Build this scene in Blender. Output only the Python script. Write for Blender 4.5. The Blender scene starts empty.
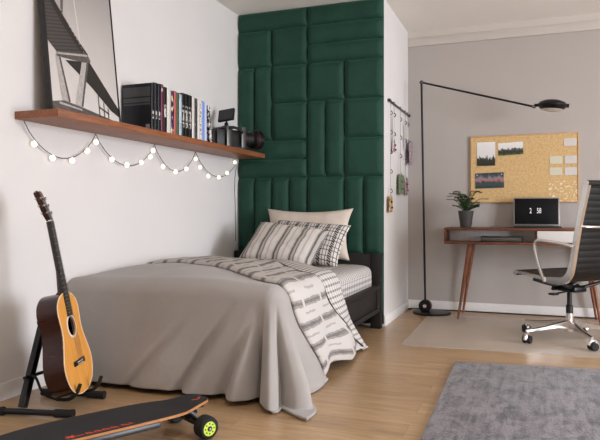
import bpy, bmesh, math, random
from mathutils import Vector, Matrix, noise
random.seed(7)
sc = bpy.context.scene
COL = sc.collection
PI = math.pi

# ------------------------------------------------------------------ helpers
def lin(h):
    if isinstance(h, str):
        h = h.lstrip('#'); c = [int(h[i:i+2], 16)/255 for i in (0, 2, 4)]
    else:
        c = [v/255 for v in h]
    return tuple(((v/12.92) if v <= .04045 else ((v+.055)/1.055)**2.4) for v in c) + (1,)

class NT:
    """small node-building helper"""
    def __init__(s, name, rough=.5, metal=0, spec=.5, **kw):
        s.m = bpy.data.materials.new(name); s.m.use_nodes = True
        s.t = s.m.node_tree; s.b = s.t.nodes['Principled BSDF']
        s.b.inputs['Roughness'].default_value = rough
        s.b.inputs['Metallic'].default_value = metal
        s.b.inputs['Specular IOR Level'].default_value = spec
        for k, v in kw.items(): s.b.inputs[k.replace('_', ' ')].default_value = v
    def n(s, typ, **kw):
        nd = s.t.nodes.new(typ)
        for k, v in kw.items():
            if k.startswith('i_'): nd.inputs[k[2:].replace('_', ' ')].default_value = v
            else: setattr(nd, k, v)
        return nd
    def lk(s, a, b): s.t.links.new(a, b)
    def coord(s, kind='Object'): return s.n('ShaderNodeTexCoord').outputs[kind]
    def mapping(s, v, scale=(1, 1, 1), rot=(0, 0, 0), loc=(0, 0, 0)):
        m = s.n('ShaderNodeMapping'); m.inputs['Scale'].default_value = scale
        m.inputs['Rotation'].default_value = rot; m.inputs['Location'].default_value = loc
        s.lk(v, m.inputs['Vector']); return m.outputs[0]
    def noise(s, v, scale, detail=3, rough=.5, dist=0):
        n = s.n('ShaderNodeTexNoise'); n.inputs['Scale'].default_value = scale
        n.inputs['Detail'].default_value = detail; n.inputs['Roughness'].default_value = rough
        n.inputs['Distortion'].default_value = dist
        s.lk(v, n.inputs['Vector']); return n.outputs['Fac']
    def ramp(s, f, stops, interp='LINEAR'):
        r = s.n('ShaderNodeValToRGB'); e = r.color_ramp.elements; r.color_ramp.interpolation = interp
        while len(e) < len(stops): e.new(.5)
        for k, (p, c) in enumerate(stops):
            e[k].position = p; e[k].color = c if not isinstance(c, str) else lin(c)
        s.lk(f, r.inputs[0]); return r.outputs['Color']
    def math(s, op, a, b=0, c=0):
        m = s.n('ShaderNodeMath', operation=op)
        for k, v in enumerate((a, b, c)):
            if isinstance(v, (int, float)): m.inputs[k].default_value = v
            else: s.lk(v, m.inputs[k])
        return m.outputs[0]
    def mix(s, f, a, b, blend='MIX'):
        m = s.n('ShaderNodeMix', data_type='RGBA', blend_type=blend)
        if isinstance(f, (int, float)): m.inputs[0].default_value = f
        else: s.lk(f, m.inputs[0])
        for k, v in ((6, a), (7, b)):
            if isinstance(v, str): m.inputs[k].default_value = lin(v)
            elif isinstance(v, tuple): m.inputs[k].default_value = v
            else: s.lk(v, m.inputs[k])
        return m.outputs[2]
    def sep(s, v):
        x = s.n('ShaderNodeSeparateXYZ'); s.lk(v, x.inputs[0]); return x.outputs
    def col(s, c):
        if isinstance(c, (str, tuple)): s.b.inputs['Base Color'].default_value = lin(c) if isinstance(c, str) else c
        else: s.lk(c, s.b.inputs['Base Color'])
        return s
    def bump(s, h, strength=.3, dist=.01):
        b = s.n('ShaderNodeBump'); b.inputs['Strength'].default_value = strength; b.inputs['Distance'].default_value = dist
        s.lk(h, b.inputs['Height']); s.lk(b.outputs[0], s.b.inputs['Normal']); return s

def plain(name, c, rough=.5, metal=0, var=.06, scale=30, bump=0, **kw):
    """one colour, slightly mottled by noise"""
    m = NT(name, rough, metal, **kw); v = m.coord()
    f = m.noise(v, scale)
    base = lin(c)
    d = tuple(max(0, x*(1-var)) for x in base[:3]) + (1,); l = tuple(min(1, x*(1+var)) for x in base[:3]) + (1,)
    m.col(m.ramp(f, [(.3, d), (.7, l)]))
    if bump: m.bump(f, bump, .004)
    return m.m

def wood(name, a, b, c, scale=(1, 1, 1), rough=.4, s=6):
    m = NT(name, rough); v = m.mapping(m.coord(), scale)
    f = m.noise(v, s, 6, .6, .6)
    m.col(m.ramp(f, [(.25, a), (.5, b), (.75, c)])); m.bump(f, .08, .002); return m.m

class MB:
    def __init__(s): s.bm = bmesh.new(); s.mi = 0; s.uv = None
    def _fin(s, fs, mat=None):
        for f in fs:
            f.material_index = s.mi; f.smooth = True
        return s
    def raw(s, vs, fs, M=None):
        V = [s.bm.verts.new((M @ Vector(v)) if M else v) for v in vs]
        out = []
        for f in fs:
            try: out.append(s.bm.faces.new([V[i] for i in f]))
            except ValueError: pass
        s._fin(out); return out
    def box(s, a, b, bev=0, M=None, seg=2):
        (x0, y0, z0), (x1, y1, z1) = a, b
        vs = [(x, y, z) for x in (x0, x1) for y in (y0, y1) for z in (z0, z1)]
        t = bmesh.new(); V = [t.verts.new(v) for v in vs]
        for f in ((0, 1, 3, 2), (4, 6, 7, 5), (0, 4, 5, 1), (2, 3, 7, 6), (0, 2, 6, 4), (1, 5, 7, 3)): t.faces.new([V[i] for i in f])
        bmesh.ops.recalc_face_normals(t, faces=t.faces[:])
        if bev: bmesh.ops.bevel(t, geom=t.edges[:], offset=bev, segments=seg, profile=.5, affect='EDGES')
        s.add(t, M); return s
    def add(s, t, M=None):
        t.verts.index_update()
        s.raw([v.co[:] for v in t.verts], [[v.index for v in f.verts] for f in t.faces], M); t.free()
    def tube(s, pts, r, seg=10, closed=False, caps=True, M=None):
        pts = [Vector(p) for p in pts]; n = len(pts)
        rs = r if isinstance(r, (list, tuple)) else [r]*n
        vs = []; fs = []; up = None
        for i, p in enumerate(pts):
            if closed: d = pts[(i+1) % n]-pts[i-1]
            else: d = pts[min(i+1, n-1)]-pts[max(i-1, 0)]
            d.normalize()
            if up is None:
                up = Vector((0, 0, 1)) if abs(d.z) < .9 else Vector((1, 0, 0))
            u = (up-d*up.dot(d)).normalized(); w = d.cross(u); up = u
            for k in range(seg):
                a = 2*PI*k/seg; vs.append(p+(u*math.cos(a)+w*math.sin(a))*rs[i])
        m = n if closed else n-1
        for i in range(m):
            for k in range(seg):
                a, b = i*seg, ((i+1) % n)*seg
                fs.append((a+k, a+(k+1) % seg, b+(k+1) % seg, b+k))
        if caps and not closed:
            fs.append(tuple(range(seg))[::-1]); fs.append(tuple((n-1)*seg+k for k in range(seg)))
        s.raw(vs, fs, M); return s
    def rod(s, a, b, r0, r1=None, seg=14, M=None): return s.tube([a, b], [r0, r0 if r1 is None else r1], seg, M=M)
    def lathe(s, prof, M=None, seg=28, caps=True):
        vs = []; fs = []
        for (r, z) in prof:
            for k in range(seg):
                a = 2*PI*k/seg; vs.append((r*math.cos(a), r*math.sin(a), z))
        for i in range(len(prof)-1):
            for k in range(seg):
                fs.append((i*seg+k, i*seg+(k+1) % seg, (i+1)*seg+(k+1) % seg, (i+1)*seg+k))
        if caps: fs.append(tuple(range(seg))[::-1]); fs.append(tuple((len(prof)-1)*seg+k for k in range(seg)))
        s.raw(vs, fs, M); return s
    def ball(s, c, r, M=None, u=16, v=10, sc=(1, 1, 1)):
        t = bmesh.new(); bmesh.ops.create_uvsphere(t, u_segments=u, v_segments=v, radius=r)
        for q in t.verts: q.co = Vector((q.co.x*sc[0]+c[0], q.co.y*sc[1]+c[1], q.co.z*sc[2]+c[2]))
        s.add(t, M); return s
    def prism(s, poly, z0, z1, M=None, bev=0):
        t = bmesh.new(); n = len(poly)
        A = [t.verts.new((x, y, z0)) for x, y in poly]; B = [t.verts.new((x, y, z1)) for x, y in poly]
        t.faces.new(A[::-1]); t.faces.new(B)
        for i in range(n): t.faces.new((A[i], A[(i+1) % n], B[(i+1) % n], B[i]))
        bmesh.ops.recalc_face_normals(t, faces=t.faces[:])
        if bev:
            e = [x for x in t.edges if abs(x.verts[0].co.z-x.verts[1].co.z) < 1e-6]
            bmesh.ops.bevel(t, geom=e, offset=bev, segments=2, profile=.5, affect='EDGES')
        s.add(t, M); return s
    def grid(s, f, nu, nv, uvf=None, wrap=False):
        vs = [f(i/nu, j/nv) for i in range(nu+1) for j in range(nv+1)]
        fs = [(i*(nv+1)+j, (i+1)*(nv+1)+j, (i+1)*(nv+1)+j+1, i*(nv+1)+j+1) for i in range(nu) for j in range(nv)]
        out = s.raw(vs, fs)
        if uvf:
            L = s.bm.loops.layers.uv.verify()
            for k, fc in enumerate(out):
                i, j = divmod(k, nv)
                for lp, (a, b) in zip(fc.loops, ((i, j), (i+1, j), (i+1, j+1), (i, j+1))): lp[L].uv = uvf(a/nu, b/nv)
        return s
    def build(s, name, mats, parent=None, sharp=35, loc=None, recalc=False):
        if recalc: bmesh.ops.recalc_face_normals(s.bm, faces=s.bm.faces[:])
        me = bpy.data.meshes.new(name); s.bm.to_mesh(me); s.bm.free()
        for m in (mats if isinstance(mats, (list, tuple)) else [mats]): me.materials.append(m)
        me.set_sharp_from_angle(angle=math.radians(sharp))
        o = bpy.data.objects.new(name, me); COL.objects.link(o)
        if parent: o.parent = parent
        if loc: o.location = loc
        return o

def tag(o, label=None, cat=None, group=None, kind=None):
    if label: o['label'] = label
    if cat: o['category'] = cat
    if group: o['group'] = group
    if kind: o['kind'] = kind
    return o
def thing(name, label, cat, loc=(0, 0, 0), rot=(0, 0, 0), group=None):
    o = bpy.data.objects.new(name, None); COL.objects.link(o); o.empty_display_size = .1
    o.location = loc; o.rotation_euler = rot
    return tag(o, label, cat, group)
def struct(name, mb, mats, **kw):
    o = mb.build(name, mats, **kw); o['kind'] = 'structure'; return o
def smooth(a, b, x):
    t = max(0, min(1, (x-a)/(b-a))); return t*t*(3-2*t)
def lerp_tab(tab, x):
    if x <= tab[0][0]: return tab[0][1]
    for (a, ya), (b, yb) in zip(tab, tab[1:]):
        if x <= b:
            t = (x-a)/(b-a); t = t*t*(3-2*t) if False else t
            return ya+(yb-ya)*t
    return tab[-1][1]
def spline(pts, n=8, closed=False):
    """Catmull-Rom through points"""
    P = [Vector(p) for p in pts]; out = []; N = len(P)
    rng = range(N if closed else N-1)
    for i in rng:
        p1, p2 = P[i], P[(i+1) % N]
        p0 = P[i-1] if (closed or i) else p1*2-p2
        p3 = P[(i+2) % N] if (closed or i+2 < N) else p2*2-p1
        for k in range(n):
            t = k/n
            out.append(.5*((2*p1)+(p2-p0)*t+(2*p0-5*p1+4*p2-p3)*t*t+(3*p1-p0-3*p2+p3)*t**3))
    if not closed: out.append(P[-1])
    return out
def frame_to(p, z, x=(0, 0, 1)):
    """matrix at p whose z axis is z"""
    z = Vector(z).normalized(); x = Vector(x)
    if abs(z.dot(x)) > .95: x = Vector((0, 1, 0))
    x = (x-z*x.dot(z)).normalized(); y = z.cross(x)
    M = Matrix((x, y, z)).transposed().to_4x4(); M.translation = Vector(p); return M

# ------------------------------------------------------------------ room numbers (metres)
W, YG, YB, H = 1.276, 4.82, 5.874, 2.61      # nook width, padded wall, back wall, ceiling
XR, YR = 6.0, -1.6                          # right wall, rear wall

# ------------------------------------------------------------------ materials
def wallmat(name, c):
    m = NT(name, .9, spec=.2); f = m.noise(m.coord(), 90, 4)
    b = lin(c); m.col(m.ramp(m.noise(m.coord(), 2.5, 2), [(.3, tuple(x*.97 for x in b[:3])+(1,)), (.7, b)]))
    m.bump(f, .06, .003); return m.m
M_white = wallmat('white_wall_paint', '#dcd9d6')
M_grey = wallmat('grey_wall_paint', '#b1aaa4')
M_ceil = wallmat('ceiling_paint', '#e9e4dd'); M_cove = wallmat('cove_paint', '#c8c1b9')
M_trim = plain('white_trim_paint', '#e9e7e4', .5, var=.02)

def floor_mat():
    m = NT('oak_floor', .3, spec=.55); v = m.coord()
    br = m.n('ShaderNodeTexBrick', offset=.37, offset_frequency=2, squash=1)
    br.inputs['Scale'].default_value = 1; br.inputs['Brick Width'].default_value = 1.9; br.inputs['Row Height'].default_value = .165
    br.inputs['Mortar Size'].default_value = .0012; br.inputs['Mortar Smooth'].default_value = .2; br.inputs['Bias'].default_value = 0
    br.inputs['Color1'].default_value = (0, 0, 0, 1); br.inputs['Color2'].default_value = (1, 1, 1, 1); br.inputs['Mortar'].default_value = (.5, .5, .5, 1)
    m.lk(v, br.inputs['Vector'])
    # shift grain per plank
    off = m.n('ShaderNodeVectorMath', operation='MULTIPLY_ADD'); m.lk(br.outputs['Color'], off.inputs[0])
    off.inputs[1].default_value = (7, 13, 3); m.lk(v, off.inputs[2])
    g = m.noise(m.mapping(off.outputs[0], (1.1, 11, 1)), 3, 7, .62, 1.0)
    grain = m.ramp(g, [(.28, '#947858'), (.5, '#ab8d6a'), (.72, '#be9f7b')])
    tint = m.ramp(br.outputs['Color'], [(0, (.86, .84, .82, 1)), (.5, (.97, .96, .95, 1)), (1, (1.08, 1.08, 1.08, 1))])
    c = m.mix(1, grain, tint, 'MULTIPLY')
    c = m.mix(m.math('MULTIPLY', br.outputs['Fac'], .55), c, '#6f5238')
    m.col(c)
    m.bump(m.math('SUBTRACT', m.math('MULTIPLY', g, .25), br.outputs['Fac']), .12, .002)
    m.lk(m.math('MULTIPLY_ADD', g, .15, .24), m.b.inputs['Roughness'])
    return m.m
M_floor = floor_mat()

def velvet():
    m = NT('green_velvet', .72, spec=.3); v = m.coord()
    m.b.inputs['Sheen Weight'].default_value = .7; m.b.inputs['Sheen Roughness'].default_value = .35
    m.b.inputs['Sheen Tint'].default_value = lin('#7fc3a0')
    m.col(m.ramp(m.noise(v, 6, 4, .6), [(.3, '#1a3d31'), (.7, '#21493b')])); m.bump(m.noise(v, 500, 2), .15, .001); return m.m
M_velvet = velvet()
M_shelf = wood('walnut_shelf', '#6e4128', '#8a5434', '#9d6541', (14, 1, 14), .45)
M_desk = wood('walnut_desk', '#4d2a1a', '#6d3d25', '#84502f', (1.5, 14, 14), .42)
M_leg = wood('walnut_leg', '#5c3220', '#7d4a30', '#96603f', (14, 14, 1.5), .42)
M_blackm = plain('black_metal', '#0d0d0e', .38, .3, var=.1)
M_blackp = plain('black_plastic', '#111112', .5, var=.1)
M_rubber = plain('black_rubber', '#101010', .75, var=.1)
M_charcoal = plain('charcoal_bed_wood', '#1c1918', .6, var=.12, scale=8, spec=.3)
M_chrome = plain('polished_chrome', '#efedeb', .22, 1, var=.02)
M_steel = plain('brushed_steel', '#8e8b88', .35, 1, var=.04)
M_grip = plain('grey_metal', '#5b5958', .4, .8, var=.05)

def duvet_grey():
    m = NT('grey_cotton', .9, spec=.2); m.b.inputs['Sheen Weight'].default_value = .15
    v = m.coord(); m.col(m.ramp(m.noise(v, 3, 3), [(.3, '#9b9692'), (.7, '#a49f9b')]))
    m.bump(m.noise(m.mapping(v, (1, 1, 1)), 14, 5, .55), .25, .012); return m.m
M_duvet = duvet_grey()

def stripes_band():
    """woven bars across the turned-back strip, uv in metres: u along the edge, v across"""
    m = NT('woven_bar_cotton', .9, spec=.2); uv = m.coord('UV')
    x, y, _ = m.sep(uv)
    wob = m.math('MULTIPLY_ADD', m.noise(uv, 20, 2), .02, -.01)
    u = m.math('ADD', x, wob)
    pu = m.math('FRACT', m.math('MULTIPLY', u, 1/.118))
    pv = m.math('FRACT', m.math('MULTIPLY', m.math('ADD', y, m.math('MULTIPLY', m.math('FLOOR', m.math('MULTIPLY', u, 1/.118)), .13)), 1/.34))
    bar = m.math('LESS_THAN', m.math('ABSOLUTE', m.math('SUBTRACT', pu, .3)), .17)
    core = m.math('LESS_THAN', m.math('ABSOLUTE', m.math('SUBTRACT', pu, .3)), .07)
    thin = m.math('LESS_THAN', m.math('ABSOLUTE', m.math('SUBTRACT', pu, .78)), .05)
    gap = m.math('GREATER_THAN', m.math('ABSOLUTE', m.math('SUBTRACT', pv, .55)), .05)
    thin = m.math('MULTIPLY', thin, m.math('GREATER_THAN', pv, .5))
    bar = m.math('MULTIPLY', bar, gap)
    core = m.math('MULTIPLY', core, gap)
    weave = m.noise(m.mapping(uv, (90, 12, 1)), 1, 3)
    c = m.mix(m.math('MULTIPLY', bar, m.math('MULTIPLY_ADD', weave, .6, .35)), '#c0bbb6', '#716c69')
    c = m.mix(m.math('MULTIPLY', core, m.math('MULTIPLY_ADD', weave, .6, .2)), c, '#474342')
    c = m.mix(m.math('MULTIPLY', thin, .6), c, '#8b8581')
    m.col(c); m.bump(weave, .2, .004); return m.m
M_band = stripes_band()

def gingham(name, p=.036, base='#d2cdc8', l1='#8f8a87', w=.36, amt=.55):
    m = NT(name, .9, spec=.2); uv = m.coord('UV'); x, y, _ = m.sep(uv)
    a = m.math('LESS_THAN', m.math('FRACT', m.math('MULTIPLY', x, 1/p)), w)
    b = m.math('LESS_THAN', m.math('FRACT', m.math('MULTIPLY', y, 1/p)), w)
    f = m.math('MULTIPLY', m.math('ADD', a, m.math('MULTIPLY', b, .8)), amt)
    m.col(m.mix(f, base, l1)); m.bump(m.noise(uv, 25, 4), .2, .006); return m.m
M_ging = gingham('gingham_cotton', .036, '#d0cbc6', '#6f6a67', .36, .55)
M_sheet = gingham('fitted_sheet_check', .046, '#d0cbc6', '#6f6a67', .36, .55)

def pillow_stripe():
    m = NT('striped_pillowcase', .9, spec=.2); uv = m.coord('UV'); x, y, _ = m.sep(uv)
    u = m.math('FRACT', m.math('MULTIPLY', m.math('ADD', x, m.math('MULTIPLY_ADD', m.noise(uv, 9, 2), .012, -.006)), 1/.135))
    w = m.noise(m.mapping(uv, (60, 8, 1)), 1, 3)
    def st(c, h): return m.math('LESS_THAN', m.math('ABSOLUTE', m.math('SUBTRACT', u, c)), h)
    c = m.mix(m.math('MULTIPLY', st(.30, .20), .55), '#d6d0ca', '#8d8783')
    c = m.mix(m.math('MULTIPLY', st(.22, .055), m.math('MULTIPLY_ADD', w, .5, .5)), c, '#3b3837')
    c = m.mix(m.math('MULTIPLY', st(.44, .03), .7), c, '#56514f')
    c = m.mix(m.math('MULTIPLY', st(.75, .05), .45), c, '#8d8783')
    m.col(c); m.bump(m.noise(uv, 22, 4), .3, .01); return m.m
def pillow_check():
    m = NT('checked_pillowcase', .9, spec=.2); uv = m.coord('UV'); x, y, _ = m.sep(uv)
    p = .088
    def ln(v, c, h): return m.math('LESS_THAN', m.math('ABSOLUTE', m.math('SUBTRACT', m.math('FRACT', m.math('MULTIPLY', v, 1/p)), c)), h)
    s = m.math('MAXIMUM', m.math('MAXIMUM', ln(x, .15, .035), ln(x, .85, .035)), m.math('MAXIMUM', ln(y, .3, .04), ln(y, .7, .04)))
    blk = m.math('MULTIPLY', ln(x, .5, .17), 1)
    tick = m.math('LESS_THAN', m.math('FRACT', m.math('MULTIPLY', m.math('ADD', y, m.math('MULTIPLY', x, .6)), 1/.019)), .78)
    c = m.mix(m.math('MULTIPLY', m.math('MULTIPLY', blk, tick), .9), '#d6d0ca', '#242222')
    c = m.mix(m.math('MULTIPLY', s, .85), c, '#2e2b2b')
    m.col(c); m.bump(m.noise(uv, 22, 4), .3, .01); return m.m
M_pst, M_pch = pillow_stripe(), pillow_check()
M_pbe = plain('cream_pillowcase', '#cfc3b6', .9, var=.05, scale=9, bump=.3)

def rug_mat():
    m = NT('grey_rug', .95, spec=.1); v = m.coord(); m.b.inputs['Sheen Weight'].default_value = .3
    a = m.noise(m.mapping(v, (2.2, 1.6, 1)), 5, 8, .7, .8); b = m.noise(v, 140, 3)
    streak = m.noise(m.mapping(v, (26, 3, 1)), 1.2, 5, .65)
    c = m.ramp(m.math('ADD', m.math('MULTIPLY', a, .55), m.math('MULTIPLY', streak, .45)), [(.40, '#353135'), (.47, '#686268'), (.56, '#8a8388')])
    m.col(m.mix(m.math('MULTIPLY', b, .5), c, '#2f2d30')); m.bump(b, .8, .01); return m.m
M_rug = rug_mat()

# ------------------------------------------------------------------ room shell
b = MB(); b.box((-.15, YR-.15, -.1), (XR+.15, YB+.15, 0)); struct('floor', b, M_floor)
b = MB(); b.box((-.15, YR-.15, H), (XR+.15, YB+.15, H+.1)); struct('ceiling', b, M_ceil)
b = MB(); b.box((-.15, YR-.15, 0), (0, YB+.15, H)); struct('wall_left', b, M_white)
b = MB(); b.box((W, YB, 0), (XR+.15, YB+.15, H)); struct('wall_back', b, M_grey)
b = MB(); b.box((0, YG+.05, 0), (W, YB+.15, H)); struct('wall_nook', b, M_white)
b = MB(); b.box((0, YR-.15, 0), (XR+.15, YR, H)); struct('wall_rear', b, M_white)
wy0, wy1, wz0, wz1 = .6, 4.4, .3, 2.2                     # daylight window, right of the frame
b = MB()
b.box((XR, YR, 0), (XR+.15, wy0, H)); b.box((XR, wy1, 0), (XR+.15, YB, H))
b.box((XR, wy0, 0), (XR+.15, wy1, wz0)); b.box((XR, wy0, wz1), (XR+.15, wy1, H)); struct('wall_right', b, M_white)
b = MB()
for y in (wy0, (wy0+wy1)/2-.03, wy1-.06): b.box((XR+.03, y, wz0), (XR+.09, y+.06, wz1), .005)
for z in (wz0, wz1-.06): b.box((XR+.03, wy0, z), (XR+.09, wy1, z+.06), .005)
struct('window_1', b, M_trim)
b = MB(); b.box((0, YR, 0), (.014, 2.62, .085), .003); b.box((0, 2.62, 0), (.014, YG+.05, .085), .003); struct('baseboard_left', b, M_trim)
b = MB(); b.box((W+.014, YB-.014, 0), (XR, YB, .085), .003); struct('baseboard_back', b, M_trim)
b = MB(); b.box((W, YG+.05, 0), (W+.014, YB, .085), .003); struct('baseboard_nook', b, M_trim)
b = MB(); b.box((W, YB-.018, 2.466), (XR, YB, 2.545), .004); b.box((W, YB-.01, 2.545), (XR, YB, H)); struct('trim_1', b, M_cove)

# ------------------------------------------------------------------ padded green wall
pw = thing('padded_wall_panel', 'dark green velvet padded wall behind the bed, tiled in rectangular cushions', 'wall panel', (0, YG, 0))
b = MB(); b.box((0.002, .036, .02), (W, .05, H)); b.build('backing_board', M_blackp, pw)
hc, vc = W/8, .157
rows = lambda k: H-k*vc                                      # k modules down from the ceiling
pads = [(0, 4, 0, 1), (4, 8, 0, 1), (4, 8, 1, 2), (4, 8, 2, 3), (0, 2, 1, 3), (2, 4, 1, 3), (0, 1, 3, 7), (1, 2, 3, 7), (2, 4, 3, 5), (2, 4, 5, 7),
        (4, 6, 3, 5), (6, 8, 3, 5), (4, 5, 5, 9), (5, 6, 5, 9), (6, 8, 5, 7), (6, 8, 7, 9), (0, 4, 7, 8), (0, 4, 8, 9),
        (0, 1, 9, 13), (1, 2, 9, 13), (2, 3, 9, 13), (3, 4, 9, 13), (4, 6, 9, 13), (6, 7, 9, 13), (7, 8, 9, 13),
        (0, 4, 13, 16), (4, 8, 13, 16)]
for (c0, c1, r0, r1) in pads:
    x0, x1, z1, z0 = c0*hc+.001, c1*hc-.001, rows(r0)-.001, max(rows(r1)+.001, .03)
    def pad(u, v, x0=x0, x1=x1, z0=z0, z1=z1):
        x, z = x0+(x1-x0)*u, z0+(z1-z0)*v
        e = min(x-x0, x1-x, z-z0, z1-z)
        ex, ez = min(x-x0, x1-x), min(z-z0, z1-z)
        q = 1-(1-min(1, ex/.05))**2; w = 1-(1-min(1, ez/.058))**2
        return (x, .036-.039*max(0, q*w)**.72, z)
    def knots(L):                                             # denser rows near the rim
        ks = [0, .003, .008, .015, .025, .038, .056]; m = [L*k/6 for k in range(1, 6)]
        m = [k for k in m if .065 < k < L-.065]
        return [k/L for k in ks]+[k/L for k in m]+[1-k/L for k in ks[::-1]]
    ku, kv = knots(x1-x0), knots(z1-z0)
    b = MB(); b.grid(lambda a, c: pad(ku[round(a*(len(ku)-1))], kv[round(c*(len(kv)-1))]), len(ku)-1, len(kv)-1)
    b.build('cushion', M_velvet, pw, sharp=180, recalc=False)

# ------------------------------------------------------------------ bed
bed = thing('bed_frame', 'charcoal wooden single bed frame under the grey duvet against the green padded wall', 'bed', (.63, 3.75, 0))
def L_(p): return (p[0]-.63, p[1]-3.75, p[2])
def bpart(name, boxes, bev=.004):
    b = MB()
    for a, c in boxes: b.box(L_(a), L_(c), bev)
    return b.build(name, M_charcoal, bed)
bpart('headboard', [((.012, 4.745, .10), (1.20, 4.805, .582))])
for x in (.012, 1.196): bpart('headboard_post', [((x, 4.742, 0), (x+.08, 4.815, .582))])
bpart('side_rail', [((1.235, 2.80, .135), (1.275, 4.735, .17)), ((1.235, 2.80, .31), (1.275, 4.735, .345)), ((1.235, 2.80, .17), (1.262, 4.735, .31)), ((1.235, 4.66, .17), (1.275, 4.735, .31))])
bpart('side_rail', [((.02, 2.80, .135), (.05, 4.735, .345))])
bpart('footboard', [((.05, 2.80, .135), (1.235, 2.83, .40))])
bpart('slat_base', [((.05, 2.83, .24), (1.235, 4.735, .262))])
for x in (.03, 1.18): bpart('leg', [((x, 2.84, 0), (x+.06, 2.90, .14))])

mt = thing('mattress', 'mattress in a grey and white checked fitted sheet on the charcoal bed', 'mattress', (.63, 3.73, .264))
def matt(u, v):
    # ring section (v) swept along y (u), boxy superellipse
    a = 2*PI*v; hx, hz = .592, .118
    c, s_ = math.cos(a), math.sin(a); e = .16
    x = hx*math.copysign(abs(c)**e, c); z = hz*math.copysign(abs(s_)**(.45), s_)
    y = -.875+1.875*u
    k = 1-max(0, 1-min(u, 1-u)*40)**2*.06
    return (x*k, y, .118+z*k)
b = MB(); b.grid(matt, 60, 96, lambda u, v: (2*u, v*2.84))
n0 = [v for v in b.bm.verts]
b.box((-.57, -.85, .02), (.57, 1.0, .2), .01); b.build('fitted_sheet', M_sheet, mt, sharp=60)

# duvet ------------------------------------------------------------
WE, Y0, R, ZT = 1.275, 2.715, .085, .538
PH = math.radians(80)
def duvet_pt(s, y):
    crown = .035*(1-((s-.6)/.75)**2)+.012*math.sin(3.1*s+1.2)*math.sin(4.3*y)+.02*noise.noise(Vector((s*2.2, y*2.0, 3)))
    if s < .12: crown *= smooth(-.12, .12, s)
    A = max(0, s-(WE-R)); B = max(0, (Y0+R)-y)
    bx, by = min(s, WE-R), max(y, Y0+R)
    if A == 0 and B == 0: return Vector((bx, by, ZT+crown)), 0
    d = (A**3.2+B**3.2)**(1/3.2); h = math.hypot(A, B)
    if h < 1e-9: return Vector((bx, by, ZT+crown)), 0
    th = math.atan2(B, A)                                     # 0 = side, 90 deg = foot
    dx, dy = A/h, -B/h
    arc = R*PH
    if d < arc: out = R*math.sin(d/R); dn = R*(1-math.cos(d/R))
    else: out = R*math.sin(PH)+(d-arc)*math.cos(PH); dn = R*(1-math.cos(PH))+(d-arc)*math.sin(PH)
    corner = math.sin(2*th) if A > 0 and B > 0 else 0
    out += corner*.10*smooth(.12, .6, d)
    # folds, measured along the rim
    q = bx+(1-th/(PI/2) if A > 0 and B > 0 else (0 if B > 0 else 1))*.62+(0 if by <= Y0+R else by-Y0-R)
    k = smooth(.10, .5, d); kl = smooth(.22, .55, d)
    f = 0
    for c, w, a, t in ((.40, .09, -.010, .3), (.52, .03, -.020, .7), (.60, .07, .012, .5), (.80, .028, -.045, .5), (.87, .05, .016, .4), (1.02, .03, -.05, .3), (1.09, .05, .045, .1), (1.19, .028, -.095, -.05), (1.33, .055, .05, 0),
                       (1.455, .036, -.08, .06), (1.62, .09, .055, .05), (1.86, .06, -.02, 0), (2.05, .1, .015, 0), (2.3, .08, -.02, 0), (2.55, .09, .015, 0), (2.8, .07, -.015, 0)):
        f += a*math.exp(-((q-t*(.5-d)*1.2-c)/w)**2)
    out += f*k+.004*kl*math.sin(q*17+1)
    out += .018*noise.noise(Vector((q*3.2, d*3, 1)))*k
    z = ZT+crown*(1-smooth(0, .25, d))-dn
    lo = .012+.006*(1+noise.noise(Vector((q*6, d*5, 7))))
    if z < lo: out += (lo-z)*.75; z = lo
    return Vector((bx+dx*out, by+dy*out, z)), d
def duvet_off(s, y, off):
    p = duvet_pt(s, y)[0]
    if off == 0: return p
    e = .012
    a = duvet_pt(s+e, y)[0]-duvet_pt(max(0, s-e), y)[0]; c = duvet_pt(s, y+e)[0]-duvet_pt(s, y-e)[0]
    nrm = a.cross(c)
    if nrm.length < 1e-9: nrm = Vector((0, 0, 1))
    return p+nrm.normalized()*off
SM = WE+.50
grey_edge = [(0, 3.47), (.25, 3.44), (.5, 3.36), (.75, 3.2), (.95, 3.02), (1.1, 2.90), (1.25, 2.84), (1.4, 2.88), (1.55, 2.98), (1.7, 3.10), (1.9, 3.22)]
dark_edge = [(0, 3.98), (.3, 3.96), (.6, 3.86), (.8, 3.72), (1.0, 3.52), (1.15, 3.37), (1.3, 3.34), (1.45, 3.46), (1.6, 3.68), (1.75, 3.92), (1.9, 4.1)]
far_edge = [(0, 4.16), (.3, 4.15), (.6, 4.08), (.8, 3.97), (1.0, 3.83), (1.15, 3.72), (1.3, 3.68), (1.45, 3.74), (1.6, 3.86), (1.75, 4.0), (1.9, 4.14)]
def sm_tab(tab): 
    P = spline([(a, c, 0) for a, c in tab], 6); return [(p.x, p.y) for p in P]
GE, DE, FE = sm_tab(grey_edge), sm_tab(dark_edge), sm_tab(far_edge)
dv = thing('duvet', 'plain grey duvet draped to the floor with its patterned end folded back', 'duvet', (.65, 3.3, .55))
O_ = Vector(dv.location)
def cover(u, v):
    s = .008+(SM-.008)*u; ya = lerp_tab(GE, s)+.03; yb = Y0-.48
    return duvet_off(s, yb+(ya-yb)*v, 0)-O_
b = MB(); b.grid(cover, 190, 150); o = b.build('grey_cover', M_duvet, dv, sharp=180)
md = o.modifiers.new('Thickness', 'SOLIDIFY'); md.thickness = .012; md.offset = -1
SB = WE+.47
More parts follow.
